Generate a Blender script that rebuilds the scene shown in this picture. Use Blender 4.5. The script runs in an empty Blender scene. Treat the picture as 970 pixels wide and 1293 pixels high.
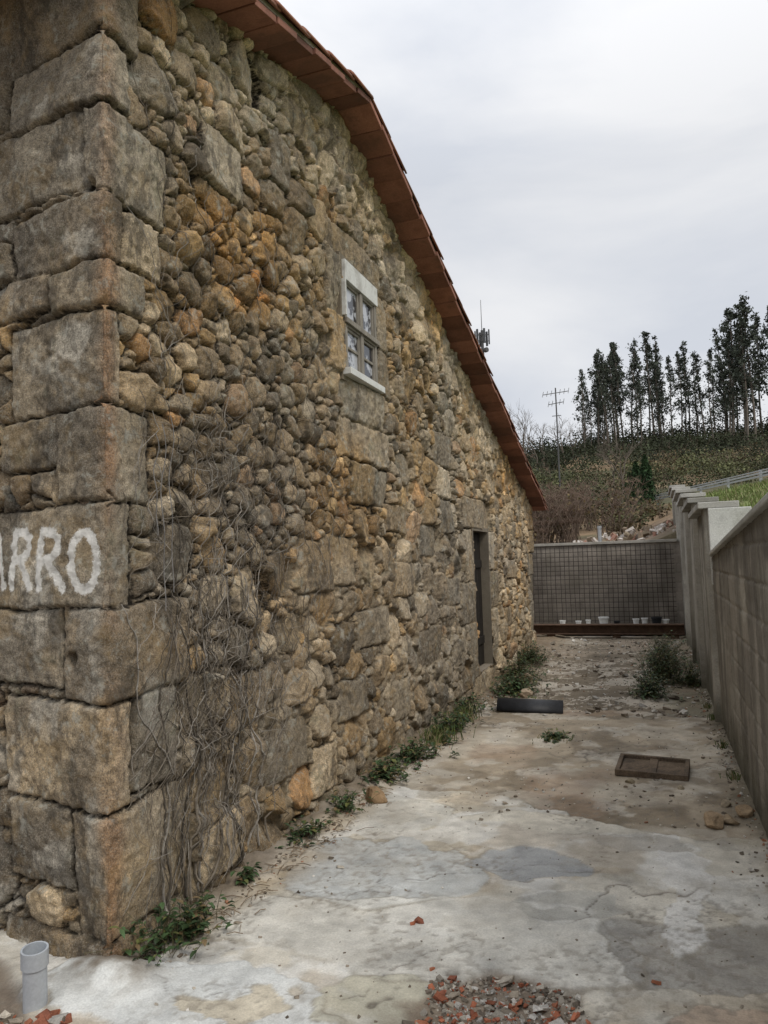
import bpy, math, random
import numpy as np
from mathutils import Matrix, Vector, Euler
random.seed(7); rng=np.random.default_rng(7)
S=bpy.context.scene
S.view_settings.view_transform='Standard'; S.view_settings.look='None'; S.view_settings.exposure=0

# ---------------------------------------------------------------- noise
_T=[np.random.default_rng(100+i).random((256,256)) for i in range(8)]
def vn(x,y,k=0):
    x=np.asarray(x,float); y=np.asarray(y,float)
    ix=np.floor(x).astype(int); iy=np.floor(y).astype(int)
    fx=x-ix; fy=y-iy; fx=fx*fx*(3-2*fx); fy=fy*fy*(3-2*fy); T=_T[k%8]
    a=T[ix&255,iy&255]; b=T[(ix+1)&255,iy&255]; c=T[ix&255,(iy+1)&255]; d=T[(ix+1)&255,(iy+1)&255]
    return (a*(1-fx)+b*fx)*(1-fy)+(c*(1-fx)+d*fx)*fy
def fbm(x,y,k=0,o=4):
    r=0;a=.5;t=0
    for i in range(o):
        r=r+a*vn(x*2**i+17.3*i,y*2**i+5.1*i,k+i); t+=a; a*=.5
    return r/t-.5
def ss(a,b,x):
    t=np.clip((x-a)/(b-a),0,1); return t*t*(3-2*t)
def mix(a,b,f):
    f=np.asarray(f)[...,None]; return a*(1-f)+np.asarray(b)*f

# ---------------------------------------------------------------- materials
def newmat(name):
    m=bpy.data.materials.new(name); m.use_nodes=True
    nt=m.node_tree; b=nt.nodes['Principled BSDF']; b.inputs['Specular IOR Level'].default_value=.25
    return m,nt,b
def N(nt,t,**k):
    n=nt.nodes.new(t)
    for a,v in k.items(): setattr(n,a,v)
    return n
def noise(nt,scale,detail=6,rough=.6,vec=None,dist=0):
    n=N(nt,'ShaderNodeTexNoise'); n.inputs['Scale'].default_value=scale; n.inputs['Detail'].default_value=detail
    n.inputs['Roughness'].default_value=rough; n.inputs['Distortion'].default_value=dist
    if vec: nt.links.new(vec,n.inputs['Vector'])
    return n.outputs['Fac']
def mr(nt,v,a,b,c,d):
    n=N(nt,'ShaderNodeMapRange'); nt.links.new(v,n.inputs[0])
    for i,x in enumerate((a,b,c,d)): n.inputs[i+1].default_value=x
    return n.outputs[0]
def mixc(nt,f,a,b,bt='MIX'):
    n=N(nt,'ShaderNodeMix',data_type='RGBA',blend_type=bt)
    for s,v in ((0,f),(6,a),(7,b)):
        if isinstance(v,(int,float)): n.inputs[s].default_value=v
        elif isinstance(v,tuple): n.inputs[s].default_value=(*v,1)
        else: nt.links.new(v,n.inputs[s])
    return n.outputs[2]
def mth(nt,op,a,b):
    n=N(nt,'ShaderNodeMath',operation=op)
    for i,v in enumerate((a,b)):
        if isinstance(v,(int,float)): n.inputs[i].default_value=v
        else: nt.links.new(v,n.inputs[i])
    return n.outputs[0]
def attr(nt,name,o='Color'):
    n=N(nt,'ShaderNodeAttribute'); n.attribute_name=name; return n.outputs[o]
def bump(nt,b,h,st,dist):
    n=N(nt,'ShaderNodeBump'); n.inputs['Strength'].default_value=st; n.inputs['Distance'].default_value=dist
    nt.links.new(h,n.inputs['Height']); nt.links.new(n.outputs[0],b.inputs['Normal'])

def mat_simple(name,col=None,rough=.8,var=.35,scale=8,bs=30,bst=.3,bd=.01,metal=0,fine=80,stretch=None,stain=None):
    m,nt,b=newmat(name); tc=N(nt,'ShaderNodeTexCoord').outputs['Object']
    if stretch:
        mp=N(nt,'ShaderNodeMapping'); mp.inputs['Scale'].default_value=stretch; nt.links.new(tc,mp.inputs['Vector']); tc=mp.outputs[0]
    c=attr(nt,'Col') if col is None else None
    f1=mr(nt,noise(nt,scale,8,.65,tc),.3,.7,1-var,1+var)
    f2=mr(nt,noise(nt,fine,3,.7,tc),.3,.7,1-var*.6,1+var*.6)
    f=mth(nt,'MULTIPLY',f1,f2)
    base=c if c is not None else col
    o=mixc(nt,1.0,base,f,'MULTIPLY')
    if stain:
        o=mixc(nt,mr(nt,noise(nt,scale*.5,9,.7,tc),.5,.62,0,stain[3]),o,tuple(stain[:3]))
    nt.links.new(o,b.inputs['Base Color']); b.inputs['Roughness'].default_value=rough; b.inputs['Metallic'].default_value=metal
    bump(nt,b,noise(nt,bs,8,.7,tc),bst,bd)
    return m

def mat_stone():
    m,nt,b=newmat('granite_rubble'); tc=N(nt,'ShaderNodeTexCoord').outputs['Object']
    c=attr(nt,'Col')
    n1=noise(nt,7,9,.65,tc); nf=noise(nt,150,3,.85,tc); nm=noise(nt,33,6,.7,tc)
    v=N(nt,'ShaderNodeTexVoronoi'); v.inputs['Scale'].default_value=120; nt.links.new(tc,v.inputs['Vector'])
    f=mth(nt,'MULTIPLY',mr(nt,n1,.3,.7,.6,1.4),mr(nt,nf,.32,.68,.40,1.6))
    f=mth(nt,'MULTIPLY',f,mr(nt,nm,.3,.7,.62,1.38))
    c=mixc(nt,1.0,c,f,'MULTIPLY')
    c=mixc(nt,mr(nt,v.outputs['Distance'],.0,.5,.5,0),c,(.47,.43,.36))
    c=mixc(nt,mr(nt,noise(nt,4.3,8,.7,tc,.6),.52,.62,0,.3),c,(.36,.235,.09))
    c=mixc(nt,mr(nt,noise(nt,10.7,9,.78,tc,.3),.55,.61,0,.6),c,(.43,.42,.36))
    c=mixc(nt,mr(nt,noise(nt,3.1,9,.75,tc,.3),.57,.66,0,.35),c,(.21,.215,.14))
    mp=N(nt,'ShaderNodeMapping'); mp.inputs['Scale'].default_value=(1,1,.45); mp.inputs['Location'].default_value=(3,7,1); nt.links.new(tc,mp.inputs['Vector'])
    c=mixc(nt,mr(nt,noise(nt,5.1,10,.78,mp.outputs[0],.3),.52,.59,0,.6),c,(.055,.047,.037))
    mf=attr(nt,'mfill','Fac'); e=attr(nt,'edge','Fac')
    mcol=mixc(nt,mf,(.035,.028,.02),(.30,.245,.165))
    mcol=mixc(nt,1.0,mcol,mr(nt,nm,.3,.7,.6,1.4),'MULTIPLY')
    ee=mth(nt,'ADD',e,mr(nt,nm,.3,.7,-.005,.005))
    c=mixc(nt,mr(nt,ee,.002,.008,1,0),c,mcol)
    p=mth(nt,'ADD',attr(nt,'paint','Fac'),mr(nt,noise(nt,60,6,.85,tc),.3,.7,-.013,.013))
    c=mixc(nt,mr(nt,p,-.002,.004,.95,0),c,(.80,.78,.73))
    nt.links.new(c,b.inputs['Base Color']); b.inputs['Roughness'].default_value=.92
    h=mth(nt,'ADD',mth(nt,'MULTIPLY',nm,1.0),mth(nt,'MULTIPLY',nf,.5))
    bump(nt,b,h,1.0,.013)
    return m
M_stone=mat_stone()
M_ground=mat_simple('poured_concrete',None,.9,.26,3.2,45,.7,.010,fine=120,stain=(.22,.19,.145,.5))
M_conc=mat_simple('block_wall_concrete',None,.92,.3,4,50,.6,.008,fine=90,stain=(.13,.12,.09,.5))
M_leaf=mat_simple('leaves',None,.55,.2,20,30,.1,.003)
M_far=mat_simple('hill_foliage',None,.8,.25,1.2,3,.1,.01,fine=6)
M_terr=mat_simple('hillside_soil',None,.95,.35,.9,6,.6,.05,fine=9)
M_chip=mat_simple('rubble_pieces',None,.9,.3,25,90,.5,.004,fine=200)
M_wood=mat_simple('weathered_wood',(.25,.225,.19),.85,.35,6,30,.5,.004,stretch=(6,6,1))
M_whitewood=mat_simple('flaking_white_paint',(.66,.66,.63),.7,.14,9,40,.4,.003,stain=(.3,.28,.25,.65))
M_terra=mat_simple('terracotta_plank',None,.85,.3,6,60,.4,.004,stain=(.09,.055,.042,.6))
M_tile=mat_simple('roof_tile',(.34,.155,.10),.85,.35,5,50,.5,.006,stain=(.13,.10,.075,.6))
M_rust=mat_simple('rusted_steel',(.10,.062,.042),.85,.4,10,60,.6,.004,metal=.1)
M_pvc=mat_simple('grey_pvc',(.44,.47,.50),.45,.14,6,20,.1,.002,stain=(.3,.28,.24,.4))
M_black=mat_simple('black_rubber',(.022,.023,.026),.5,.35,8,20,.3,.004)
M_twig=mat_simple('dead_twigs',None,.9,.3,30,90,.4,.002)
M_metal=mat_simple('galvanised_steel',(.42,.43,.44),.5,.15,8,30,.1,.002,metal=.5)
M_dark=mat_simple('doorway_shade_wood',(.02,.016,.012),.85,.4,6,30,.6,.004,stretch=(5,5,1))  # near-black plank colour: shade of the doorway opening is put into it
M_white=mat_simple('white_plastic',(.72,.72,.70),.4,.1,8,20,.1,.002)
def mat_glass():
    m,nt,b=newmat('old_window_glass'); tc=N(nt,'ShaderNodeTexCoord').outputs['Object']
    c=mixc(nt,mr(nt,noise(nt,6,4,.6,tc),.47,.52,0,1),(.03,.03,.035),(.46,.47,.5))
    nt.links.new(c,b.inputs['Base Color']); b.inputs['Roughness'].default_value=.12; b.inputs['Specular IOR Level'].default_value=.6
    return m
M_glass=mat_glass()

# ---------------------------------------------------------------- mesh helpers
def empty(name,loc=(0,0,0)):
    o=bpy.data.objects.new(name,None); S.collection.objects.link(o); o.location=loc; o.empty_display_size=.2; return o
def link(me,name,mat,parent=None,smooth=False):
    o=bpy.data.objects.new(name,me); S.collection.objects.link(o)
    if mat: me.materials.append(mat)
    if parent: o.parent=parent
    if smooth: me.polygons.foreach_set('use_smooth',[True]*len(me.polygons))
    return o
def setcol(me,c):
    a=me.color_attributes.new('Col','FLOAT_COLOR','POINT'); c=np.asarray(c,float)
    if c.shape[1]==3: c=np.hstack([c,np.ones((len(c),1))])
    a.data.foreach_set('color',c.astype(np.float32).ravel())
def setf(me,name,v):
    a=me.attributes.new(name,'FLOAT','POINT'); a.data.foreach_set('value',np.asarray(v,np.float32).ravel())
def grid(name,P,mat,mask=None,cols=None,fl={},parent=None,smooth=True,flip=False):
    nu,nv=P.shape[:2]; idx=np.arange(nu*nv).reshape(nu,nv)
    q=np.stack([idx[:-1,:-1],idx[1:,:-1],idx[1:,1:],idx[:-1,1:]],-1)
    if flip: q=q[...,::-1]
    q=q[mask] if mask is not None else q.reshape(-1,4)
    q=q.reshape(-1,4)
    me=bpy.data.meshes.new(name); n=len(q)
    me.vertices.add(nu*nv); me.vertices.foreach_set('co',P.reshape(-1).astype(np.float32))
    me.loops.add(n*4); me.loops.foreach_set('vertex_index',q.ravel().astype(np.int32))
    me.polygons.add(n); me.polygons.foreach_set('loop_start',np.arange(0,n*4,4,dtype=np.int32))
    me.update(calc_edges=True); me.validate()
    if cols is not None: setcol(me,cols.reshape(-1,3))
    for k,v in fl.items(): setf(me,k,v)
    return link(me,name,mat,parent,smooth)
class MB:
    def __init__(s): s.v=[];s.f=[];s.c=[];s.n=0
    def add(s,v,f,c):
        v=np.asarray(v,float).reshape(-1,3); s.v.append(v); n=s.n
        s.f+= [tuple(int(i)+n for i in q) for q in f]
        c=np.asarray(c,float)
        if c.ndim==1: c=np.tile(c,(len(v),1))
        s.c.append(c); s.n+=len(v)
    def quads(s,C,size,cols,asp=1.0,up=0.0,r=rng):
        n=len(C); a=r.normal(size=(n,3)); a[:,2]+=up*2; a/=np.linalg.norm(a,axis=1)[:,None]
        b=r.normal(size=(n,3)); b-=a*(a*b).sum(1)[:,None]; b/=np.linalg.norm(b,axis=1)[:,None]
        sz=np.asarray(size).reshape(-1,1)
        a=a*sz*asp*.5;b=b*sz*.5
        V=np.stack([C-a,C+b*.8,C+a,C-b*.8],1).reshape(-1,3)
        F=np.arange(n*4).reshape(n,4); s.add(V,F.tolist(),np.repeat(cols,4,0))
    def tube(s,pts,rad,col,k=5):
        pts=[Vector(p) for p in pts]; V=[];n=len(pts)
        for i,p in enumerate(pts):
            d=(pts[min(i+1,n-1)]-pts[max(i-1,0)]).normalized()
            u=d.orthogonal().normalized() if i==0 else (u-d*u.dot(d)).normalized()
            w=d.cross(u); r=rad[i] if hasattr(rad,'__len__') else rad
            for j in range(k):
                t=j*2*math.pi/k; V.append(p+u*math.cos(t)*r+w*math.sin(t)*r)
        F=[(i*k+j,i*k+(j+1)%k,(i+1)*k+(j+1)%k,(i+1)*k+j) for i in range(n-1) for j in range(k)]
        F.append(tuple(range(k))[::-1]); F.append(tuple((n-1)*k+j for j in range(k)))
        s.add([tuple(v) for v in V],F,col)
    def box(s,lo,hi,col=(.5,.5,.5),M=None,jit=0):
        V=np.array([(x,y,z) for x in (lo[0],hi[0]) for y in (lo[1],hi[1]) for z in (lo[2],hi[2])],float)
        if jit: V+=rng.uniform(-jit,jit,V.shape)
        if M is not None: V=np.array([tuple(M@Vector(v)) for v in V])
        s.add(V,[(0,1,3,2),(4,6,7,5),(0,4,5,1),(2,3,7,6),(0,2,6,4),(1,5,7,3)],col)
    def build(s,name,mat,parent=None,smooth=False,bevel=0):
        me=bpy.data.meshes.new(name); me.from_pydata(np.concatenate(s.v).tolist(),[],s.f); me.update()
        setcol(me,np.concatenate(s.c)); o=link(me,name,mat,parent,smooth)
        if bevel:
            b=o.modifiers.new('bevel','BEVEL'); b.width=bevel; b.segments=2; b.limit_method='ANGLE'
        return o
def rock(mb,c,size,col,sub=2,seed=0):
    import bmesh
    bm=bmesh.new(); bmesh.ops.create_icosphere(bm,subdivisions=sub,radius=1)
    r=np.random.default_rng(seed); pl=r.normal(size=(11,3)); pl/=np.linalg.norm(pl,axis=1)[:,None]; dd=r.uniform(.5,.8,11)
    V=np.array([tuple(v.co) for v in bm.verts]); F=[tuple(v.index for v in f.verts) for f in bm.faces]; bm.free()
    for p,d in zip(pl,dd):
        t=V@p; k=t>d; V[k]-=np.outer((t[k]-d),p)
    V+=r.normal(size=V.shape)*.025
    V=V*np.array(size)+np.array(c); mb.add(V,F,col)

# ---------------------------------------------------------------- stone house
house=empty('stone_house',(0,0,0))
XW,Y0,YE=-2.1,2.5,13.9
LS=YE-Y0; AP_Y,AP_Z=5.15,5.19
def rake(y): y=np.asarray(y,float); return AP_Z-np.where(y<AP_Y,.267,.29)*np.abs(y-AP_Y)
WIN=(2.62,3.31,3.02,3.89); DOOR=(6.63,7.5,.22,1.97)
R=[(-.8,.25,3.92,4.6),(-.62,.19,3.61,3.92),(-.13,.46,3.20,3.60),(-.9,-.13,3.26,3.61),(-.62,.13,2.92,3.22),(.13,.42,2.93,3.19),
   (-.36,.30,2.71,2.92),(-.9,-.36,2.75,2.95),(-.66,.12,2.30,2.71),(-.30,.33,1.89,2.30),(-.72,-.30,2.06,2.30),(-.85,.20,1.46,1.89),(-.28,.56,1.07,1.46),(-1.0,-.28,1.12,1.46),
   (-.66,.14,.63,1.07),(.14,.44,.66,1.07),(-.22,.60,.12,.63),(-.62,-.22,.3,.63),(-.7,.35,-.2,.12),
   (2.5,3.44,2.70,3.0),(2.45,3.5,2.38,2.69),(2.7,3.52,2.06,2.37),(2.4,3.5,3.91,4.16),(3.33,3.6,3.42,3.9),(3.33,3.66,3.01,3.41),(2.34,2.6,3.46,3.9),(2.36,2.6,3.02,3.45),
   (6.15,8.0,1.99,2.38),(6.2,6.61,1.35,1.98),(5.95,6.61,.85,1.34),(6.2,6.61,.1,.84),(7.52,7.92,1.45,1.98),(7.52,8.05,.95,1.44),(7.52,7.85,.15,.94),(6.3,7.8,-.2,.2),
   (5.0,5.7,2.62,2.98),(5.1,5.75,2.28,2.61),(5.2,5.7,1.9,2.27),(10.8,11.5,2.1,2.4),(11.0,11.5,1.7,2.09),(10.7,11.5,1.3,1.69),(10.95,11.5,.85,1.29),(10.75,11.5,.3,.84),
   (1.75,2.25,1.42,1.78),(2.7,3.4,.95,1.25),(3.6,4.2,1.3,1.6),(4.3,4.95,.6,.95),(1.3,1.85,.35,.68),(1.9,2.3,.1,.42),(.62,1.0,.1,.36),
   (2.3,2.66,1.46,1.8),(2.32,2.85,.5,.78),(3.5,3.95,.25,.6),(3.45,4.0,1.85,2.1),(5.3,5.85,1.1,1.42),(1.5,1.78,4.0,4.32),(.75,1.15,3.62,3.95),(.9,1.3,.75,1.05),(4.4,4.9,1.65,1.95),(8.5,9.0,.6,.9),(8.9,9.5,1.3,1.6)]
R=np.array(R)
ASP=1.25
def place():
    A=np.zeros((0,3))
    for r0,tries in ((.20,450),(.165,1300),(.13,2600),(.10,5000),(.078,9000),(.058,16000),(.041,22000),(.029,22000)):
        ss_=rng.uniform(-2.2,LS+.1,tries); zz=rng.uniform(-.15,5.3,tries)
        kf=.86 if r0>.12 else .84 if r0>.07 else .80 if r0>.05 else .76
        for a,z in zip(ss_,zz):
            top=float(rake(Y0+max(a,0)))
            if z>top+.1: continue
            if (.25<a<2.5 and 1.7<z<3.7) and r0>.12: continue
            if a>6 and r0<.04: continue
            r=r0*random.uniform(.85,1.15)
            if np.any((a>R[:,0]-r*.5)&(a<R[:,1]+r*.5)&(z>R[:,2]-r*.4)&(z<R[:,3]+r*.4)): continue
            if len(A):
                d=np.hypot((A[:,0]-a),(A[:,1]-z)*ASP)
                if np.any(d<kf*(A[:,2]+r)): continue
            A=np.vstack([A,(a,z,r)])
    return A
SD=place(); print('stones',len(SD)); NS=len(SD)
def axis(segs,extra):
    o=[]
    for a,b,d0,d1 in segs:
        x=a
        while x<b: o.append(x); x+=d0+(d1-d0)*(x-a)/(b-a)
    o=np.array(o)
    for e in extra:
        o=o[np.abs(o-e)>.004]
    return np.unique(np.concatenate([o,np.array(extra,float)]))
sa=axis([(-3,-.8,.05,.012),(-.8,0,.0075,.0075),(0,2.6,.0075,.0105),(2.6,LS,.0105,.02)],[WIN[0],WIN[1],DOOR[0],DOOR[1],LS])
za=axis([(-.15,5.2,.0095,.0095)],[WIN[2],WIN[3],DOOR[2],DOOR[3]])
SG,ZG=np.meshgrid(sa,za,indexing='ij')
WS=SG+.018*fbm(SG*7,ZG*7,0,2)+.024*fbm(SG*24,ZG*24,2,3); WZ=ZG+.018*fbm(SG*7+9,ZG*7+4,1,2)+.024*fbm(SG*24,ZG*24+7,3,3)
cid=np.zeros(SG.shape,int); edge=np.zeros(SG.shape); lx=np.zeros(SG.shape); lz=np.zeros(SG.shape)
i0=0
while i0<len(sa):
    i1=min(i0+24,len(sa)); lo,hi=sa[i0]-.7,sa[i1-1]+.7
    k=np.where((SD[:,0]>lo)&(SD[:,0]<hi))[0]
    if len(k)<6: k=np.arange(60)
    D=SD[k]
    a=WS[i0:i1].ravel()[:,None]; z=WZ[i0:i1].ravel()[:,None]
    dx=a-D[:,0];dz=z-D[:,1]
    d=dx**2+(dz*ASP)**2-D[:,2]**2*.95
    o=np.argpartition(d,4,axis=1)[:,:5]; r_=np.arange(len(o))[:,None]
    dv=d[r_,o]; sidx=np.argsort(dv,axis=1); o=o[r_,sidx]; dv=dv[r_,sidx]
    f=o[:,0]; e=np.full(len(f),9.)
    for q in range(1,5):
        cd_=np.hypot(D[f,0]-D[o[:,q],0],(D[f,1]-D[o[:,q],1])*ASP)+1e-6
        eq=(dv[:,q]-dv[:,0])/(2*cd_)
        hk=.003
        h_=np.clip(.5+.5*(eq-e)/hk,0,1); e=eq*(1-h_)+e*h_-hk*h_*(1-h_)
    sh=(i1-i0,len(za)); rr=np.arange(len(f))
    cid[i0:i1]=k[f].reshape(sh); edge[i0:i1]=np.maximum(e,0).reshape(sh); lx[i0:i1]=dx[rr,f].reshape(sh); lz[i0:i1]=dz[rr,f].reshape(sh)
    i0=i1
isb=np.zeros(SG.shape,bool)
WS2=SG+.05*fbm(SG*4,ZG*4,5,3)+.02*fbm(SG*25,ZG*25,2,3); WZ2=ZG+.055*fbm(SG*3+9,ZG*4+4,6,3)+.02*fbm(SG*25,ZG*25+7,3,3)
for j,(a,b,c,d) in enumerate(R):
    rr=.012
    qx=np.abs(WS2-(a+b)/2)-(b-a)/2+rr; qz=np.abs(WZ2-(c+d)/2)-(d-c)/2+rr
    sdf=np.hypot(np.maximum(qx,0),np.maximum(qz,0))+np.minimum(np.maximum(qx,qz),0)-rr
    ins=sdf<0
    cid[ins]=NS+j; edge[ins]=-sdf[ins]; lx[ins]=(SG-(a+b)/2)[ins]; lz[ins]=(ZG-(c+d)/2)[ins]; isb|=ins
    out=(~ins)&(~isb); edge[out]=np.minimum(edge[out],sdf[out])
NT=NS+len(R)
CS=np.concatenate([SD[:,0],(R[:,0]+R[:,1])/2]); CZ=np.concatenate([SD[:,1],(R[:,2]+R[:,3])/2])
CR=np.concatenate([SD[:,2],np.full(len(R),.2)])
off=rng.normal(0,.012,NT)-.010*(CR<.05); off[NS:]=rng.normal(.006,.006,len(R)); off=np.clip(off,-.03,.028)
tx=rng.normal(0,.15,NT); tz=rng.normal(0,.17,NT); tx[NS:]*=.2; tz[NS:]*=.25
fa=rng.uniform(0,6.28,NT); fk=rng.uniform(.15,.6,NT); fo=rng.uniform(.0,.45,NT); fa2=rng.uniform(0,6.28,NT)
pal=np.array([(.40,.275,.135),(.29,.225,.145),(.32,.28,.215),(.54,.45,.32),(.16,.13,.092),(.46,.26,.11),(.41,.335,.23)])
colr=np.zeros((NT,3))
for i in range(NT):
    s,z=CS[i],CZ[i]; top=rake(Y0+max(s,0)); w=np.array([1.6,2,1.7,.6,1.1,.2,1.4])
    if top-z<.75 and s>.5: w=np.array([1.,.6,.8,5.5,.1,.2,3])
    elif z>1.9 and .25<s<5: w=np.array([4.,2.2,.6,.5,1.3,.5,1.2])
    elif s>6.5: w=np.array([2.2,1.2,.8,2.4,.4,.7,2.])
    elif z<1.6: w=np.array([1.1,2.2,2.2,.7,1.4,.12,1.5])
    if i>=NS: w=np.array([.3,1.6,3.4,.6,.4,0,1.4])
    w=w/w.sum(); c=w@pal*.25+pal[rng.choice(7,p=w)]*.75
    colr[i]=c*rng.uniform(.62,1.32)
COL=colr[cid].copy()
arr=np.exp(-((SG-.02)/.06)**2)*ss(-.2,.25,fbm(SG*3,ZG*2.3,4,3)+.15)*(SG<.35)
COL=mix(COL,(.38,.20,.10),np.clip(arr,0,1)*.6)
fr=ss(0.0,-.06,SG); COL=mix(COL,np.array((.12,.11,.095)),fr*.65*ss(-.12,.1,fbm(SG*4+3,ZG*4,2,4)))
COL=mix(COL,np.array((.46,.45,.41)),fr*.55*ss(.08,.14,fbm(SG*5+13,ZG*5,3,5)))
COL*=(1+.5*fbm(SG*1.1,ZG*1.1,3,3))[...,None]
grey=ss(-.04,.16,fbm(SG*.9+4,ZG*1.2,6,3))*.45; g_=COL.mean(-1,keepdims=True)*np.array((1.0,.95,.84)); COL=COL*(1-grey[...,None])+g_*grey[...,None]
oc=ss(.02,.2,fbm(SG*.8+30,ZG*.9+3,1,3))*ss(.9,2.2,ZG)*(SG>.2); COL*=(1-oc[...,None]*(1-np.array((1.1,.90,.62))))
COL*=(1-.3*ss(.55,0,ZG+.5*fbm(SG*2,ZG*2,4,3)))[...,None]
COL*=np.array((1.07,1.01,.93))
mf=ss(-.1,.12,fbm(SG*.7,ZG*.9,7,3)+.14*ss(3,6,SG)+.08*ss(1.2,.2,ZG)+.35*ss(.9,.4,rake(Y0+np.maximum(SG,0))-ZG)*(SG>.3)-.26*ss(2.6,1.2,SG)*ss(.6,1.6,ZG)-.3*ss(.7,.4,SG)-.03)
cem=ss(.02,.07,.22-np.abs(SG-.36)-.2*np.abs(fbm(SG*4,ZG*3,1,3))*2)*ss(1.25,1.0,ZG)*ss(.15,.35,ZG)*ss(-.1,.03,fbm(SG*3,ZG*2.5+8,5,3))
COL=mix(COL,(.36,.33,.275),cem*.9)
er=np.clip(edge,0,1)
dep=.058-.034*mf
pill=1-np.exp(-(er/np.where(isb,.0055,.0070))**1.1)
dome=.005*np.sqrt(np.clip(er/(.5*CR[cid]),0,1))*np.where(isb,.3,1)
H=-dep+(dep+off[cid])*pill+dome*pill+(tx[cid]*lx+tz[cid]*lz)*pill
fac=np.where(isb,.25,1.)
for A_,ko in ((fa,1.),(fa2,.8)):
    pr=lx*np.cos(A_[cid])+lz*np.sin(A_[cid])-fo[cid]*CR[cid]
    H-=fac*ko*fk[cid]*np.maximum(pr,0)*pill
H+=.013*fbm(SG*9,ZG*9,2,4)+.016*fbm(SG*38,ZG*38,4,2)+.05*fbm(SG*.8,ZG*.8,5,2)
H+=(.006-.038*np.abs(fbm(SG*11+cid*.37,ZG*13+cid*.11,6,4)))*pill*np.where(isb,.55,1)
H=H*(1-cem*.75)+cem*.75*(.012+.01*fbm(SG*8,ZG*8,1,4))
for hs,hz in ((-.10,3.25),(-.21,1.24),(.02,1.9)):
    H-=.12*ss(.045,.02,np.hypot(SG-hs,(ZG-hz)*1.2))
ere=er+cem*.05
def seg(p,a,b):
    a=np.array(a);b=np.array(b);ab=b-a
    t=np.clip(((p[0]-a[0])*ab[0]+(p[1]-a[1])*ab[1])/(ab@ab),0,1)
    return np.hypot(p[0]-a[0]-t*ab[0],p[1]-a[1]-t*ab[1])
PD=np.full(SG.shape,1.)
sub=(SG<0.05)&(ZG>1.4)&(ZG<1.95); ps=(SG[sub],ZG[sub]); dd=np.full(ps[0].shape,1.)
def letter(ch,x0,w,z0,h):
    global dd
    if ch=='O': P=[[(.5+.5*math.cos(t),.5+.5*math.sin(t)) for t in np.linspace(0,2*math.pi,17)]]
    if ch=='R': P=[[(0,0),(.05,1)],[(.05,1),(.55,1),(.85,.85),(.85,.65),(.5,.5),(.05,.48)],[(.4,.48),(1,0)]]
    if ch=='A': P=[[(0,0),(.5,1),(1,0)],[(.25,.4),(.75,.4)]]
    if ch=='B': P=[[(0,0),(0,1),(.7,.95),(.8,.7),(.5,.52),(0,.5)],[(.5,.52),(.95,.3),(.7,0),(0,0)]]
    for pl in P:
        for a,b in zip(pl[:-1],pl[1:]):
            dd=np.minimum(dd,seg(ps,(x0+a[0]*w,z0+a[1]*h),(x0+b[0]*w,z0+b[1]*h)))
letter('O',-.215,.15,1.525,.245); letter('R',-.42,.15,1.54,.24); letter('R',-.63,.15,1.545,.24); letter('A',-.87,.17,1.55,.235); letter('B',-1.09,.14,1.55,.24)
PD[sub]=dd-.020
TH=math.radians(10); fd=np.array((-math.cos(TH),math.sin(TH))); fn=np.array((-math.sin(TH),-math.cos(TH)))
rc=.025
def base(s):
    Pp=np.zeros(s.shape+(2,)); a=ss(-rc,rc,s)
    Pp[...,0]=np.where(s>0,XW,XW+(-s)*fd[0]); Pp[...,1]=np.where(s>0,Y0+s,Y0+(-s)*fd[1])
    Nn=np.stack([fn[0]*(1-a)+a,fn[1]*(1-a)+0*a],-1); Nn/=np.linalg.norm(Nn,axis=-1,keepdims=True)
    k=np.exp(-(s/rc)**2)*(.010+.05*np.clip(fbm(s*0+3,ZG*4,1,4),0,.3))
    return Pp-Nn*k[...,None],Nn
BP,BN=base(SG)
P=np.zeros(SG.shape+(3,)); P[...,:2]=BP+BN*H[...,None]; P[...,2]=ZG+.012*fbm(SG*20,ZG*20,6,2)
for (a,b,c,d) in (WIN,DOOR):
    on=((np.abs(SG-a)<.02)|(np.abs(SG-b)<.02)|(np.abs(ZG-c)<.02)|(np.abs(ZG-d)<.02))&(SG>a-.02)&(SG<b+.02)&(ZG>c-.02)&(ZG<d+.02)
    P[...,2][on]=ZG[on]
sc=(SG[:-1,:-1]+SG[1:,1:])/2; zc=(ZG[:-1,:-1]+ZG[1:,1:])/2
mask=np.ones(sc.shape,bool)
for (a,b,c,d) in (WIN,DOOR): mask&=~((sc>a)&(sc<b)&(zc>c)&(zc<d))
mask&=zc<np.where(sc>0,rake(Y0+np.maximum(sc,0))-.10,float(rake(Y0))-.10)
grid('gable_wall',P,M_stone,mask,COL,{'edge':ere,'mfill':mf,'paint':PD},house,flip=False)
mb=MB(); gc=(.25,.2,.14)
fx=XW-3*math.cos(TH); fy=Y0+3*math.sin(TH)
mb.box((-9,YE-.6,-.1),(XW-.06,YE,2.5),gc)
mb.box((-9,3.1,-.1),(-8.4,YE-.6,2.45),gc)
mb.box((-9,fy-.02,-.1),(fx+.05,fy+.5,4.3),gc)
mb.build('rear_walls',M_conc,house)
mb=MB()
def yy(s): return Y0+s
for (a,b,c,d),dep_,cr_ in ((WIN,.22,(.26,.22,.165)),(DOOR,.16,(.17,.145,.11))):
    x1=XW+.012;x0=XW-dep_; t=.05
    mb.box((x0,yy(a)-t,c-t),(x1-.02,yy(a),d+t),(.2,.165,.12)); mb.box((x0,yy(b),c-t),(x1-.02,yy(b)+t,d+t),cr_)
    mb.box((x0,yy(a)-t+.003,d),(x1-.022,yy(b)+t-.003,d+t-.003),(.2,.17,.13)); mb.box((x0,yy(a)-t+.003,c-t+.003),(x1-.022,yy(b)+t-.003,c),(.26,.22,.17))
mb.build('opening_reveals',M_conc,house)
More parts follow.
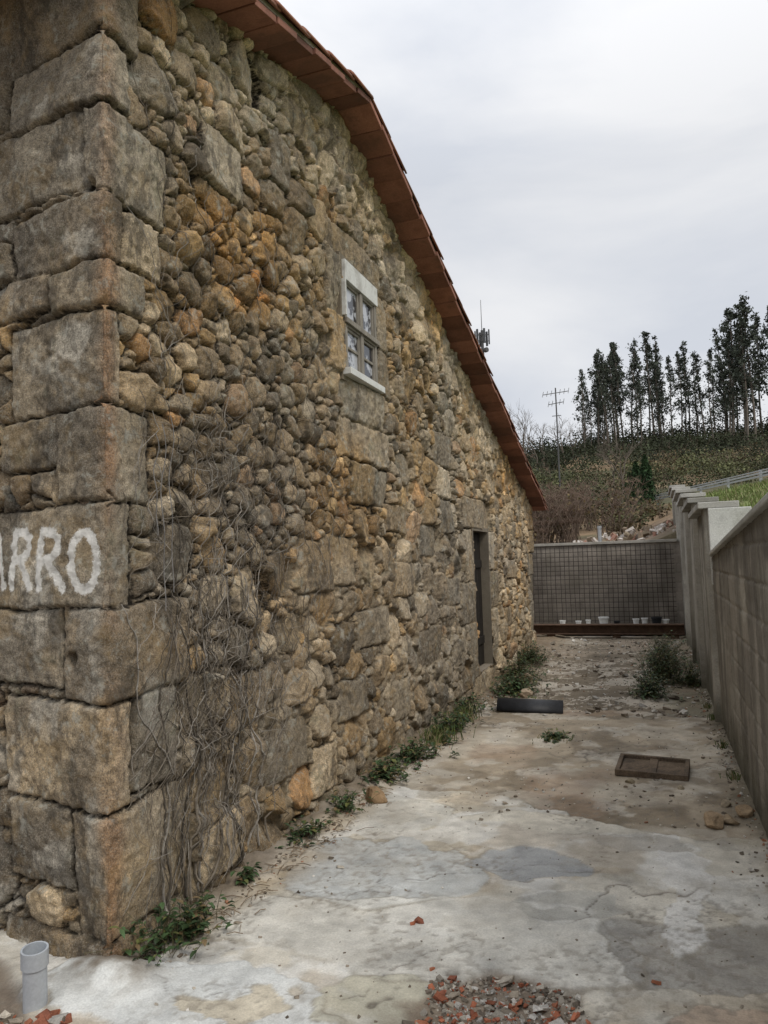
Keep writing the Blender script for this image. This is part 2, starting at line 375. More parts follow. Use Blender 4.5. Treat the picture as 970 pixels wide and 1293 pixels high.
mb=MB()
for i in range(6):
    w=(DOOR[1]-DOOR[0])/6; mb.box((XW-.15,yy(DOOR[0])+i*w+.004,DOOR[2]+.01),(XW-.12,yy(DOOR[0])+(i+1)*w-.004,DOOR[3]-.01))
mb.box((XW-.12,yy(DOOR[0])+.03,.5),(XW-.10,yy(DOOR[1])-.03,.6)); mb.box((XW-.12,yy(DOOR[0])+.03,1.5),(XW-.10,yy(DOOR[1])-.03,1.6))
mb.build('door',M_dark,house,bevel=.003)
wy0,wy1,wz0,wz1=yy(WIN[0]),yy(WIN[1]),WIN[2],WIN[3]
mb=MB(); xo=XW+.005; f=.045
def wb(y0,y1,z0,z1,x0=-.05,x1=.0): mb.box((xo+x0,y0,z0),(xo+x1,y1,z1))
TB=.15
wb(wy0,wy0+f,wz0+f,wz1-TB); wb(wy1-f,wy1,wz0+f,wz1-TB)
cy=(wy0+wy1)/2; wb(cy-.028,cy+.028,wz0+f,wz1-TB,-.055,.004)
zt=wz0+.40; wb(wy0+f,cy-.028,zt-.028,zt+.028); wb(cy+.028,wy1-f,zt-.028,zt+.028); wb(wy0-.01,wy1+.01,zt-.012,zt+.028,.005,.022)
for a,b in ((wy0+f,cy-.028),(cy+.028,wy1-f)):
    wb(a,a+.02,wz0+f,zt-.028,-.045,-.012); wb(b-.02,b,wz0+f,zt-.028,-.045,-.012)
    wb(a,a+.02,zt+.028,wz1-TB,-.045,-.012); wb(b-.02,b,zt+.028,wz1-TB,-.045,-.012)
    for z_ in (wz0+f,zt-.05,zt+.028,wz1-TB-.022): wb(a+.02,b-.02,z_,z_+.02,-.045,-.013)
    wb(a+.02,b-.02,(wz0+zt)/2+.01,(wz0+zt)/2+.03,-.042,-.015)
mb.build('window_frame',M_wood,house,bevel=.003)
mb=MB(); mb.box((xo-.045,wy0-.005,wz1-TB+.002),(xo+.015,wy1+.005,wz1+.005)); mb.box((xo-.05,wy0-.03,wz0-.012),(xo+.05,wy1+.03,wz0+f-.006)); mb.box((xo-.02,wy0-.022,zt+.04),(xo+.02,wy0-.001,wz1-TB))
mb.build('window_head_and_sill',M_whitewood,house,bevel=.003)
mb=MB(); mb.box((xo-.034,wy0+f-.01,wz0+f-.01),(xo-.028,wy1-f+.01,wz1-.12)); mb.build('window_glass',M_glass,house)
# roof
XR=-1.85; XL=-9.3; YR0=2.15; YR1=14.1
mb=MB()
def slope_box(mb,ya,yb,x0,x1,zt_,zb_,col):
    V=[(x,y,float(rake(y))-o) for x in (x0,x1) for y in (ya,yb) for o in (zb_,zt_)]
    mb.add(V,[(0,1,3,2),(4,6,7,5),(0,4,5,1),(2,3,7,6),(0,2,6,4),(1,5,7,3)],col)
brk=list(np.arange(YR0,AP_Y-.05,.25))+[AP_Y]+list(np.arange(AP_Y+.25,YR1,.25))+[YR1]
for a,b in zip(brk[:-1],brk[1:]):
    xs=[XR+rng.uniform(-.015,.015),XR-.55,-3.4,-9.3]
    for x0,x1 in zip(xs[:-1],xs[1:]):
        c=np.array((.27,.125,.088))*rng.uniform(.6,1.25); o_=rng.uniform(-.005,.008)
        slope_box(mb,a+.003,b-.003,x1+.003,x0,.072+o_,.115+o_,c)
mb.build('soffit_planks',M_terra,house,bevel=.004)
mb=MB()
for a,b in ((YR0,AP_Y),(AP_Y,YR1)): slope_box(mb,a,b,XL,XR-.02,.03,.064,(.35,.3,.25))
mb.build('roof_slab',M_conc,house)
xs=np.arange(XL,XR-.02,.03); ys=np.concatenate([np.arange(YR0-.05,AP_Y,.05),np.arange(AP_Y,YR1+.06,.05)])
XX,YY=np.meshgrid(xs,ys,indexing='ij'); ZZ=rake(YY)-.02+.03*np.cos(XX*2*math.pi/.22)+.008*((YY*2.6)%1)
grid('roof_tiles',np.stack([XX,YY,ZZ],-1),M_tile,None,None,{},house)
mb=MB(); L=.38
def verge(y0,y1):
    for y_ in np.arange(min(y0,y1),max(y0,y1),L):
        down = 1 if y0<y1 else -1
        V=[];k=9; ya,yb=y_,y_+L+.05; jy=rng.uniform(-.006,.01); jx=rng.uniform(-.01,.01)
        for (q,hh) in ((ya,.012 if down>0 else .0),(yb,.0 if down>0 else .012)):
            rr=.085+ (hh>0)*-.006+(hh==0)*.006
            for th in (0,.016):
                for i in range(k):
                    t=math.pi*(i/(k-1)); V.append((XR-.07+jx+(rr-th)*math.cos(t),q,float(rake(q))-.055+(.065-th*.9)*math.sin(t)+(.0 if hh else .012)+jy))
        F=[]
        for i in range(k-1):
            F+=[(i,i+1,2*k+i+1,2*k+i),(k+i,3*k+i,3*k+i+1,k+i+1),(i,k+i,k+i+1,i+1),(2*k+i,2*k+i+1,3*k+i+1,3*k+i)]
        F+=[(0,2*k,3*k,k),(k-1,2*k-1,4*k-1,3*k-1)]
        mb.add(V,F,(.3,.13,.08))
verge(AP_Y,YR1-.2); verge(AP_Y-.1,YR0-.05)
mb.build('verge_tiles',M_tile,house,smooth=True)

# ---------------------------------------------------------------- dried ivy on wall
def wallx(s,z):
    i=np.clip(np.searchsorted(sa,s),0,len(sa)-1); j=np.clip(np.searchsorted(za,z),0,len(za)-1)
    return P[i,j,0]
mb=MB()
def strand(s,z,dz,n,w,r0,r1,bias=0,lmax=.03):
    pts=[];a=0;lift=random.uniform(.000,lmax); b0=random.gauss(0,.3); o_=None
    for i in range(n):
        a=a*.75+random.gauss(0,w)+bias*.02+b0*.12; s+=a*.025; z+=dz*random.uniform(.7,1.3)
        if z<.02 or s<.08: break
        xw=max(float(wallx(s,z)),XW-.025); o_=xw if o_ is None else o_*.5+xw*.5
        pts.append((max(o_,xw)+lift*(1+.5*math.sin(i*.45)),Y0+s,z))
    if len(pts)>2:
        c=np.array((.17,.145,.115))*random.uniform(.4,1.5) if random.random()<.8 else np.array((.33,.30,.26))*random.uniform(.7,1.1)
        mb.tube(pts,list(np.linspace(r0,r1,len(pts))),c,4)
for i in range(210):
    s=random.gauss(.68,.20); zt=random.uniform(.4,1.75)-abs(s-.68)*.6
    strand(s,max(zt,.35),-random.uniform(.018,.03),random.randint(6,26),.42,.0022,.0009,0,.03)
for i in range(240):
    s=random.gauss(1.1,.42); zt=random.uniform(.9,2.6)
    strand(s,zt,-random.uniform(.015,.03),random.randint(6,24),.45,.0020,.0009,0,.018)
for i in range(16): strand(random.gauss(.8,.28),.05,.035,random.randint(35,70),.34,.006,.002,0,.012)
for i in range(110): strand(random.uniform(.3,2.4),random.uniform(1.6,3.8),random.choice((-1,1))*.022,random.randint(10,34),.4,.0022,.0009,0,.006)
for i in range(330):
    s=random.gauss(.9,.36);z=random.uniform(.3,2.4); strand(s,z,random.uniform(-.018,.018),random.randint(3,8),1.1,.002,.0009,random.choice((-3,3)),.03)
mb.build('dried_ivy',M_twig)
mb=MB()
for s,z0,z1 in ((.30,2.25,1.42),(.36,2.3,1.5),(.25,2.2,1.75)):
    pts=[(XW+.06+.01*math.sin(i),Y0+s+.012*math.sin(i*.7),z0+(z1-z0)*i/14) for i in range(15)]
    mb.tube(pts,.0022,(.2,.19,.18),5)
mb.build('hanging_cable',M_twig)

# ---------------------------------------------------------------- alley ground
gx=axis([(-4.2,-2.4,.05,.02),(-2.4,.53,.0115,.0115)],[.53]); gy=axis([(-1.5,2.0,.1,.02),(2.0,4.8,.0095,.0125),(4.8,17.1,.0125,.06)],[17.1])
GX,GY=np.meshgrid(gx,gy,indexing='ij')
w1=fbm(GX*2.2,GY*2.2,0,4); w2=fbm(GX*9,GY*9,2,4); w3=fbm(GX*2+30,GY*2+9,5,4); w4=fbm(GX*5+3,GY*5+19,1,5)
dirty=np.array((.37,.31,.23)); C=np.tile(dirty,GX.shape+(1,))
C=mix(C,(.48,.425,.34),ss(-.05,.12,w1)); C=mix(C,(.20,.16,.11),ss(.02,.12,w3)*.7); C=mix(C,(.54,.50,.43),ss(.04,.10,w4)*.55)
C=mix(C,(.29,.195,.13),ss(.07,.2,fbm(GX*1.5+50,GY*1.1,4,4))*.45)
Hh=.012*w1+.006*w2
wx=GX+.32*w1+.15*w2; wy=GY+.36*w3+.15*w2
bound=5.15-.55*ss(-1.2,.1,wx)
new=ss(-.008,.008,bound-wy); Hh+=new*.016
NC=np.tile(np.array((.58,.545,.47)),GX.shape+(1,)); NC=mix(NC,(.50,.45,.36),ss(-.1,.12,fbm(GX*1.6,GY*1.6,6,4))); NC=mix(NC,(.38,.355,.31),ss(.01,.10,w4)*.6)
NC=mix(NC,(.72,.71,.67),ss(.05,.09,fbm(GX*3+8,GY*3,3,5))*.6)
NC=mix(NC,(.42,.345,.25),ss(.06,.16,fbm(GX*2.4+77,GY*2.4,2,5))*.5)
def blob(cx,cy,rx,ry,a=0.):
    dx=wx-cx;dy=wy-cy;c=math.cos(a);s=math.sin(a)
    return 1-np.hypot((dx*c+dy*s)/rx,(-dx*s+dy*c)/ry)
rim=np.zeros(GX.shape); rimw=np.zeros(GX.shape)
for (cx,cy,rx,ry,a,col,h,wt) in [
  (-1.45,3.75,.50,.42,0,(.50,.52,.515),.004,.8),(-.74,4.03,.34,.2,0,(.37,.38,.38),-.004,.9),(-1.0,3.15,.95,.36,.1,(.64,.62,.56),.006,.75),
  (-1.75,2.45,.62,.22,.1,(.63,.64,.62),.010,.9),(-1.50,2.50,.20,.08,.1,(.54,.45,.30),-.002,.65),(-1.0,2.6,.22,.25,0,(.53,.50,.39),.004,.8),(.12,3.35,.42,.26,.1,(.33,.315,.285),-.007,.85),
  (.05,4.1,.12,.75,0.05,(.70,.69,.66),.004,.7),(-1.65,4.55,.4,.35,0,(.58,.56,.5),.004,.7),(-.2,2.55,.5,.22,0,(.48,.46,.41),.004,.7),(-.5,4.7,.7,.18,.1,(.62,.58,.49),.003,.8),(.2,2.9,.18,.12,0,(.48,.35,.26),.0,.6),(-.45,3.55,.3,.16,.3,(.43,.42,.38),-.004,.7),(-.1,4.45,.3,.12,0,(.41,.38,.33),-.003,.7)]:
    b=blob(cx,cy,rx,ry,a); m_=ss(-.02,.03,b)*new; NC=mix(NC,col,m_*wt); Hh+=m_*h; rim=np.maximum(rim,np.exp(-((b)/.025)**2)*new); rimw=np.maximum(rimw,np.exp(-((b+.08)/.05)**2)*new)
C=mix(C,NC,new); C=mix(C,(.76,.75,.71),rimw*.4*ss(-.05,.1,w4)); C=mix(C,(.27,.24,.19),rim*.7*ss(-.12,.03,w3))
C=mix(C,(.2,.17,.13),np.exp(-((bound-wy)/.016)**2)*.65)
C*=(1+.5*fbm(GX*14,GY*14,4,4)+.4*fbm(GX*4,GY*4,2,4))[...,None]
step=ss(-.02,.02,wy-8.35+.25*ss(-.5,.3,GX)); Hh-=step*.06
C=mix(C,np.array((.47,.42,.35)),step*.85*ss(-.18,.02,w1+.05)*ss(-1.9,-1.4,GX)*ss(.1,-.25,GX)); C=mix(C,(.07,.06,.04),np.exp(-((wy-8.37+.25*ss(-.5,.3,GX))/.055)**2)*.92)
C=mix(C,(.18,.14,.09),step*(1-ss(-1.9,-1.5,GX+.3*w2))*.8); C=mix(C,(.13,.12,.07),step*ss(-.1,.2,GX+.3*w2)*.8)
C=mix(C,(.27,.21,.15),ss(11.5,13,GY)*ss(-.1,.1,w3+.04)*.8)
dl=ss(.24,.05,GX-XW+.35*w1+.1*w2)*ss(2.62,2.78,GY); C=mix(C,(.17,.125,.08),dl*.85); Hh+=dl*.035*(1+w2)
C=mix(C,(.44,.35,.235),ss(.40,.2,GX-XW+.4*w1)*(1-dl)*new*.75*ss(2.7,2.95,GY))
cn=np.exp(-((GX+2.12)/.22)**2-((GY-2.50)/.12)**2); Hh+=.06*cn; C=mix(C,(.16,.125,.085),np.clip(cn*1.5-.2,0,.9)*ss(-.2,.1,w2+.1))
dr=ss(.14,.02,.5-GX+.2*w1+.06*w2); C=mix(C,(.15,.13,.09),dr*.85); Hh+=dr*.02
for k,(sc_,am) in enumerate(((.9,.85),(1.4,.7),(2.3,.55))):
    cr=np.abs(fbm(GX*sc_+11*k,GY*sc_+3,k+3,5)); l=np.exp(-(cr/.003)**2)*ss(-.04,.06,fbm(GX*.9+7,GY*.9+k,k,2)); C=mix(C,(.12,.10,.08),l*am); Hh-=l*.006
rb=ss(-.1,.1,1-np.hypot((GX+.58)/.36,(GY-2.45)/.50)+.5*w2); C=mix(C,(.22,.17,.125),rb*.9); Hh-=rb*.02-.012*rb*vn(GX*60,GY*60,2)
rb2=ss(-.02,.06,-2.1-GX+.2*w1-(GY-2.15)*1.4)*(GY<2.5); C=mix(C,(.2,.155,.115),rb2*.9); Hh-=rb2*.02
Hh+=.005*fbm(GX*30,GY*30,3,3)
pit=ss(.62,.72,vn(GX*45,GY*45,5))*ss(-.03,.08,w3); Hh-=pit*.003; C=mix(C,(.24,.21,.17),pit*.45)
def gz(x,y):
    i=min(np.searchsorted(gx,x),len(gx)-1); j=min(np.searchsorted(gy,y),len(gy)-1); return float(Hh[i,j])
grid('concrete_path',np.stack([GX,GY,Hh],-1),M_ground,None,C,{},None)

# ---------------------------------------------------------------- terrain sheet
def terr(x,y):
    yc_=np.minimum(y,128.)
    h=1.55+.1*(yc_-17)+.00055*np.maximum(yc_-17,0)**2+1.2*fbm(x*.05,y*.05,1,4)*ss(20,50,y)
    h=h-np.maximum(y-128,0)*.22; h=np.maximum(h,np.where(y>128,2,-9))
    back=ss(17.12,17.3,y)
    d=-(x-.2)*.93-(y-32)*.36
    bank=np.clip(3.6-.28*np.maximum(d,0),1.15,3.6)+.08*fbm(x*.8,y*.8,2,3)
    left=-.06*np.ones_like(x)
    rgt=ss(.54,.72,x)
    z0=left*(1-rgt)+bank*rgt
    bl=ss(-2,1.5,x)*ss(60,34,y)
    z1=h*(1-bl)+np.maximum(h,bank)*bl
    return z0*(1-back)+z1*back + .25*fbm(x*.35,y*.35,4,4)*ss(18,24,y)
def T1(x,y): return float(terr(np.array([float(x)]),np.array([float(y)]))[0])
tx_=np.unique(np.concatenate([np.linspace(-400,-40,30),np.arange(-40,-6,1.),np.arange(-6,.5,.35),[.54,.6,.66,.72],np.arange(.9,12,.3),np.arange(12,60,1.),np.linspace(60,400,30)]))
ty_=np.unique(np.concatenate([np.linspace(-400,-10,20),np.arange(-10,17,.7),[17.12,17.18,17.24,17.3],np.arange(17.6,40,.3),np.arange(40,140,1.),np.linspace(140,700,30)]))
TX,TY=np.meshgrid(tx_,ty_,indexing='ij'); TZ=terr(TX,TY)
a1=fbm(TX*.12,TY*.12,3,5); a2=fbm(TX*.6,TY*.6,4,4)
TC=np.tile(np.array((.085,.078,.04)),TX.shape+(1,)); TC=mix(TC,(.20,.135,.08),ss(-.04,.08,a1)*.85); TC=mix(TC,(.055,.065,.028),ss(.02,.2,a2)*.7)
dist=-(TX-.2)*.93-(TY-32)*.36
bk=(TX>.6)&(dist>0)&(TY>-5); TC=np.where(bk[...,None],mix(np.tile(np.array((.15,.20,.05)),TX.shape+(1,)),(.2,.19,.08),ss(0,.25,a2)),TC)
rub=np.exp(-(((TX+1.2)/3)**2+((TY-20)/2.4)**2)); TC=mix(TC,(.26,.19,.14),np.clip(rub*1.2,0,1)); 
TC=np.where((TY<17.2)[...,None]&(TX<.6)[...,None],np.array((.2,.165,.12)),TC)
grid('ground',np.stack([TX,TY,TZ],-1),M_terr,None,TC)

# ---------------------------------------------------------------- right block wall
rw=empty('concrete_block_wall')
steps=[(7.75,10.,2.02),(10.,12.3,2.22),(12.3,14.6,2.45),(14.6,17.1,2.7),(17.1,19.5,2.95),(19.5,22.,3.2)]
def rtop(y):
    t=1.57+(7.6-y)*.062
    for a,b,h in steps: t=np.where((y>=a),h,t)
    return t
ya=axis([(-1.5,2.5,.1,.02),(2.5,22,.012,.05)],[7.68,7.75]+[s[0] for s in steps[1:]]+[22.]); zb=axis([(-.12,3.3,.014,.014)],[])
YG,ZG2=np.meshgrid(ya,zb,indexing='ij')
bh,bw=.205,.41
row=np.floor((ZG2+.02*fbm(YG*.8,ZG2,1,2))/bh); fy_=((YG+.5*bw*(row%2))/bw); blk=np.floor(fy_)
ey=np.minimum(fy_-blk,1-(fy_-blk))*bw; ez=np.minimum(ZG2/bh-row,1-(ZG2/bh-row))*bh; ej=np.minimum(ey,np.abs(ez))+.006*fbm(YG*12,ZG2*12,2,3)
near=(YG<7.7); vis=ss(-.12,.08,fbm(YG*.9,ZG2*1.3,6,3))
jd=.009*ss(.013,.003,ej)*np.where(near,1,.35)*vis
hb_=-jd+.009*fbm(YG*20,ZG2*20,2,4)+.018*fbm(YG*1.5,ZG2*1.5,3,3)+np.where(near,.004*(vn(blk*3.7,row*5.3,2)-.5),0)
pil=np.zeros(YG.shape)
for a,b,h in steps: pil=np.maximum(pil,ss(.0,.01,.16-np.abs(YG-a-.16)))
hb_+=pil*.05
cc=np.tile(np.array((.29,.262,.22)),YG.shape+(1,))
cc*= (1+.4*(vn(blk*3.7,row*5.3,1)-.5)*near)[...,None]; cc=np.where((YG>7.7)[...,None],np.array((.37,.35,.305)),cc)
cc=mix(cc,(.40,.38,.33),ss(.012,.004,ej)*near*.4*vis)
cc=mix(cc,(.38,.355,.30),ss(.02,.12,fbm(YG*2.3,ZG2*2.3+4,2,4))*.6*near)
stk=ss(-.03,.18,fbm(YG*5,ZG2*.5,5,4)); cc=mix(cc,(.12,.107,.086),stk*.65)
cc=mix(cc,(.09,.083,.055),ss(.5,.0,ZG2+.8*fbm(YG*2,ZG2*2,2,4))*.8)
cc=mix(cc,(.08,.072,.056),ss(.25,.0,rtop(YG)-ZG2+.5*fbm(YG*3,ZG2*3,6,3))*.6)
yc=(YG[:-1,:-1]+YG[1:,1:])/2; zc=(ZG2[:-1,:-1]+ZG2[1:,1:])/2
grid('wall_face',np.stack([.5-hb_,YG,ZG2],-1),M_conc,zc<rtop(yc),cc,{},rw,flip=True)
mb=MB()
V=[(x,y,z) for x in (.525,.7) for (y,z) in ((-1.5,-.1),(7.68,-.1),(7.68,1.565),(-1.5,2.12))]
mb.add(V,[(0,1,2,3),(7,6,5,4),(0,4,5,1),(1,5,6,2),(2,6,7,3),(3,7,4,0)],(.25,.22,.18))
for a,b,h in steps: mb.box((.525,a,-.1),(.72,b,h-.003),(.38,.36,.3))
mb.build('wall_core',M_conc,rw)
mb=MB(); yy_=-1.5
while yy_<7.6:
    y1=min(yy_+1.1,7.68); z0=1.57+(7.6-yy_)*.062; z1=1.57+(7.6-y1)*.062; c=np.array((.46,.45,.41))*rng.uniform(.8,1.1)
    V=[(.465,yy_,z0),(.73,yy_,z0),(.73,yy_,z0+.035),(.6,yy_,z0+.06),(.465,yy_,z0+.035),(.465,y1-.006,z1),(.73,y1-.006,z1),(.73,y1-.006,z1+.035),(.6,y1-.006,z1+.06),(.465,y1-.006,z1+.035)]
    mb.add(V,[(4,3,2,1,0),(5,6,7,8,9)]+[(i,(i+1)%5,(i+1)%5+5,i+5) for i in range(5)],c); yy_=y1
for a,b,h in steps:
    c=np.array((.42,.41,.38))*rng.uniform(.85,1.1); mb.box((.40,a-.04,h),(.76,b-.045,h+.06),c)
mb.box((.485,7.69,1.3),(.86,7.96,2.018),(.56,.56,.53))
mb.build('coping',M_conc,rw,bevel=.008)

# ---------------------------------------------------------------- far wall with mesh
fw=empty('boundary_wall')
fx_=axis([(-9,-3.2,.2,.2),(-3.2,.5,.02,.02)],[.5]); fz=axis([(-.1,1.86,.02,.02)],[1.86])
FX,FZ=np.meshgrid(fx_,fz,indexing='ij'); row=np.floor(FZ/.2); q=(FX+.2*(row%2))/.4; eb=np.minimum(np.minimum(q-np.floor(q),1-q+np.floor(q))*.4,np.minimum(FZ/.2-row,1-FZ/.2+row)*.2)
FC=np.tile(np.array((.30,.265,.225)),FX.shape+(1,))*(1+.35*(vn(np.floor(q)*3.3,row*5.7,1)-.5))[...,None]; FC=mix(FC,(.2,.18,.155),ss(.015,.005,eb)*.4); FC=mix(FC,(.14,.12,.10),ss(0,.2,fbm(FX*3,FZ*.8,2,4))*.6)
FY=17.1+.006*ss(.014,.004,eb)+.01*fbm(FX*8,FZ*8,1,3)
grid('wall_face',np.stack([FX,FY,FZ],-1),M_conc,None,FC,{},fw)
mb=MB(); mb.box((-9,17.13,-.1),(.5,17.3,1.855),(.2,.18,.16)); mb.box((-9,17.05,1.86),(.44,17.34,1.92),(.36,.34,.30)); mb.build('wall_core_and_coping',M_conc,fw,bevel=.006)
mb=MB()
rx0,rx1=-3.0,.36
for i,x in enumerate(np.arange(rx0,rx1,.1)): mb.tube([(x+rng.uniform(-.012,.012),16.99,.16),(x+rng.uniform(-.012,.012),16.97,1.0),(x,17.02,1.82+rng.uniform(-.02,.04))],.0085,(.055,.045,.04),4)
for z in np.arange(.2,1.8,.1): mb.tube([(rx0,16.99,z),(-1.4,16.975,z+rng.uniform(-.015,.015)),(rx1,16.99,z)],.0075,(.055,.045,.04),4)
mb.build('steel_reinforcement_mesh',M_twig)
mb=MB(); b0,b1=-2.5,.46
mb.box((b0,15.9,.02),(b1,16.12,.04)); mb.box((b0,16.0,.04),(b1,16.02,.2)); mb.box((b0,15.9,.2),(b1,16.12,.222))
for x in (-2.2,-.9,.2): mb.box((x,15.93,-.06),(x+.15,16.1,.02))
mb.build('rusty_steel_beam',M_rust,bevel=.003)
mb=MB(); mb.box((-2.6,16.35,-.02),(.47,16.95,.12),(.38,.36,.31)); mb.build('concrete_ledge',M_conc,bevel=.01)
def lathe(name,prof,loc,mat,k=16,rot=None,parent=None):
    V=[];F=[];n=len(prof)
    for r,z in prof:
        for j in range(k): t=j*2*math.pi/k; V.append((r*math.cos(t),r*math.sin(t),z))
    for i in range(n-1):
        for j in range(k): F.append((i*k+j,i*k+(j+1)%k,(i+1)*k+(j+1)%k,(i+1)*k+j))
    F.append(tuple(range(k))[::-1])
    me=bpy.data.meshes.new(name); me.from_pydata(V,[],F); me.update(); o=link(me,name,mat,parent,True); o.location=loc
    if rot: o.rotation_euler=rot
    m=o.modifiers.new('e','EDGE_SPLIT'); m.split_angle=math.radians(40)
    return o
for x,h,r,w in ((-1.95,.13,.06,1),(-1.62,.12,.06,1),(-1.42,.14,.05,1),(-1.1,.2,.10,1),(-.83,.12,.06,0),(-.45,.17,.06,1),(-.28,.18,.06,1),(-.05,.2,.10,0),(.12,.15,.07,1)):
    lathe('plastic_pot',[(r*.75,0),(r,h*.85),(r*1.12,h*.86),(r*1.12,h),(r*.95,h),(r*.7,h*.2),(.0001,h*.15)],(x,16.6+rng.uniform(-.1,.1),.12),M_white if w else M_black)
lathe('vent_pipe',[(.04,0),(.04,.62),(.05,.62),(.05,.68),(.03,.68),(.03,.5),(.0001,.5)],(-1.15,17.5,1.6),M_metal)
lathe('pvc_pipe',[(.042,0),(.042,.17),(.048,.172),(.048,.235),(.041,.235),(.038,.1),(.0001,.1)],(-2.24,2.27,-.01),M_pvc,24,(math.radians(4),math.radians(3),0))

# ---------------------------------------------------------------- loose things
def halfpipe(name,L,r,loc,rz,mat):
    mb=MB();k=14;V=[]
    for x in (-L/2,L/2):
        for rr in (r,r-.012):
            for i in range(k): t=math.pi*i/(k-1); V.append((x,rr*math.cos(t),rr*.75*math.sin(t)))
    F=[]
    for i in range(k-1):
        F+=[(i,i+1,2*k+i+1,2*k+i),(k+i,3*k+i,3*k+i+1,k+i+1),(i,k+i,k+i+1,i+1),(2*k+i,2*k+i+1,3*k+i+1,3*k+i)]
    F+=[(0,2*k,3*k,k),(k-1,2*k-1,4*k-1,3*k-1)]
    mb.add(V,F,(.1,.1,.1))
    o=mb.build(name,mat,smooth=True); o.location=loc; o.rotation_euler=(0,math.radians(2),rz)
    return o
halfpipe('black_drain_pipe',.68,.15,(-1.33,8.1,.005),math.radians(6),M_black)
mb=MB(); w,d,h=.25,.19,.045
mb.box((-w,-d,0),(w,-d+.03,h)); mb.box((-w,d-.03,0),(w,d,h)); mb.box((-w,-d+.03,0),(-w+.03,d-.03,h)); mb.box((w-.03,-d+.03,0),(w,d-.03,h))
mb.box((-w+.03,-d+.03,.0),(w-.03,d-.03,.02)); mb.box((-.03,-d+.03,.02),(.03,d-.03,.032))
o=mb.build('drain_cover',mat_simple('rusty_iron',(.15,.11,.075),.85,.5,9,50,.8,.008,stain=(.035,.03,.024,.75)),bevel=.004); o.location=(-.10,6.0,.012); o.rotation_euler=(math.radians(4),math.radians(1),math.radians(-4))
def rocks(name,lst):
    for i,(x,y,s,c) in enumerate(lst):
        mb=MB(); rock(mb,(0,0,0),(s,s*.75,s*.6),c,3,int(1000*abs(x)+i)); o=mb.build(name,M_chip,smooth=False); o.location=(x,y,gz(x,y)+s*.28); o.rotation_euler=(0,0,i*1.3)
rocks('fieldstone',[(-1.84,4.8,.105,(.27,.18,.10)),(.24,4.92,.10,(.33,.24,.15)),(.33,4.98,.06,(.3,.23,.15)),(.42,5.1,.07,(.29,.21,.13)),(.33,5.3,.05,(.3,.25,.18)),(-.25,5.68,.045,(.3,.25,.17)),(.08,5.6,.03,(.33,.28,.2)),(-.28,5.55,.02,(.25,.2,.15)),(-1.55,9.2,.12,(.36,.28,.2)),(-1.75,10.3,.14,(.26,.2,.14))])
def chips(name,pts,smin,smax,cols,flat=.5):
    mb=MB()
    for (x,y) in pts:
        s=random.uniform(smin,smax)*random.choice((.6,.8,1,1,1.4)); l=s*random.uniform(.7,1.5)
        M=Matrix.Translation((x,y,gz(x,y)+s*flat*.35))@Euler((random.gauss(0,.35),random.gauss(0,.35),random.uniform(0,6.3))).to_matrix().to_4x4()
        c=np.array(random.choice(cols))*random.uniform(.6,1.25)
        mb.box((-l/2,-s/2,-s*flat/2),(l/2,s/2,s*flat/2),c,M,jit=s*.2)
    return mb.build(name,M_chip,bevel=0)
red=[(.34,.12,.065),(.40,.155,.085),(.27,.10,.06)]; gr=[(.38,.34,.28),(.26,.22,.17),(.5,.47,.42),(.16,.13,.1)]
def inblob(cx,cy,rx,ry,n):
    o=[]
    while len(o)<n:
        x,y=random.uniform(-1,1),random.uniform(-1,1); rr=math.hypot(x,y)
        if rr<1+.25*float(fbm(np.array([x*3+cx]),np.array([y*3]),1,2)[0])*2: o.append((cx+x*rx,cy+y*ry))
    return o
chips('brick_rubble',inblob(-.58,2.47,.36,.46,2600),.005,.015,gr+gr+red)
chips('brick_rubble',inblob(-.60,2.5,.31,.40,190),.014,.034,red+gr,.35)
chips('brick_rubble',inblob(-2.25,1.98,.4,.25,260),.01,.045,red+gr,.4)
chips('brick_fragment',[(-.08,3.06),(-1.08,3.23),(-1.06,3.25),(-.9,2.9)],.018,.028,red,.45)
pts=[(random.uniform(-2,.5),random.uniform(2.3,5.0)) for _ in range(300)]+[(random.uniform(-2,.5),random.uniform(5.0,8.3)) for _ in range(520)]
chips('gravel',pts,.003,.010,gr)
pts=[(XW+.08+abs(random.gauss(0,.13)),random.uniform(2.6,13)) for _ in range(900)]+[(.49-abs(random.gauss(0,.07)),random.uniform(2.6,14)) for _ in range(700)]+[(random.uniform(-1.9,.4),random.uniform(8.3,16)) for _ in range(1500)]+[(random.uniform(-1.3,.3),random.gauss(5.2,.35)) for _ in range(120)]
chips('gravel',pts,.005,.018,gr+gr+[(.3,.15,.09)])
chips('gravel',[(random.uniform(-1.9,.3),random.gauss(8.4,.2)) for _ in range(150)]+[(random.uniform(-2,.4),random.uniform(8.5,15.8)) for _ in range(260)],.02,.06,gr)
mb=MB()
for i in range(260):
    x=XW+.1+abs(random.gauss(0,.1)); y=random.uniform(2.8,8); a=random.uniform(0,6.3); l=random.uniform(.03,.12)
    z=gz(x,y)+.008; mb.tube([(x,y,z),(x+l*math.cos(a)*.5,y+l*math.sin(a)*.5,z+.01),(x+l*math.cos(a),y+l*math.sin(a),z+.004)],.002,np.array((.2,.15,.1))*random.uniform(.6,1.5),4)
mb.build('leaf_litter',M_twig)

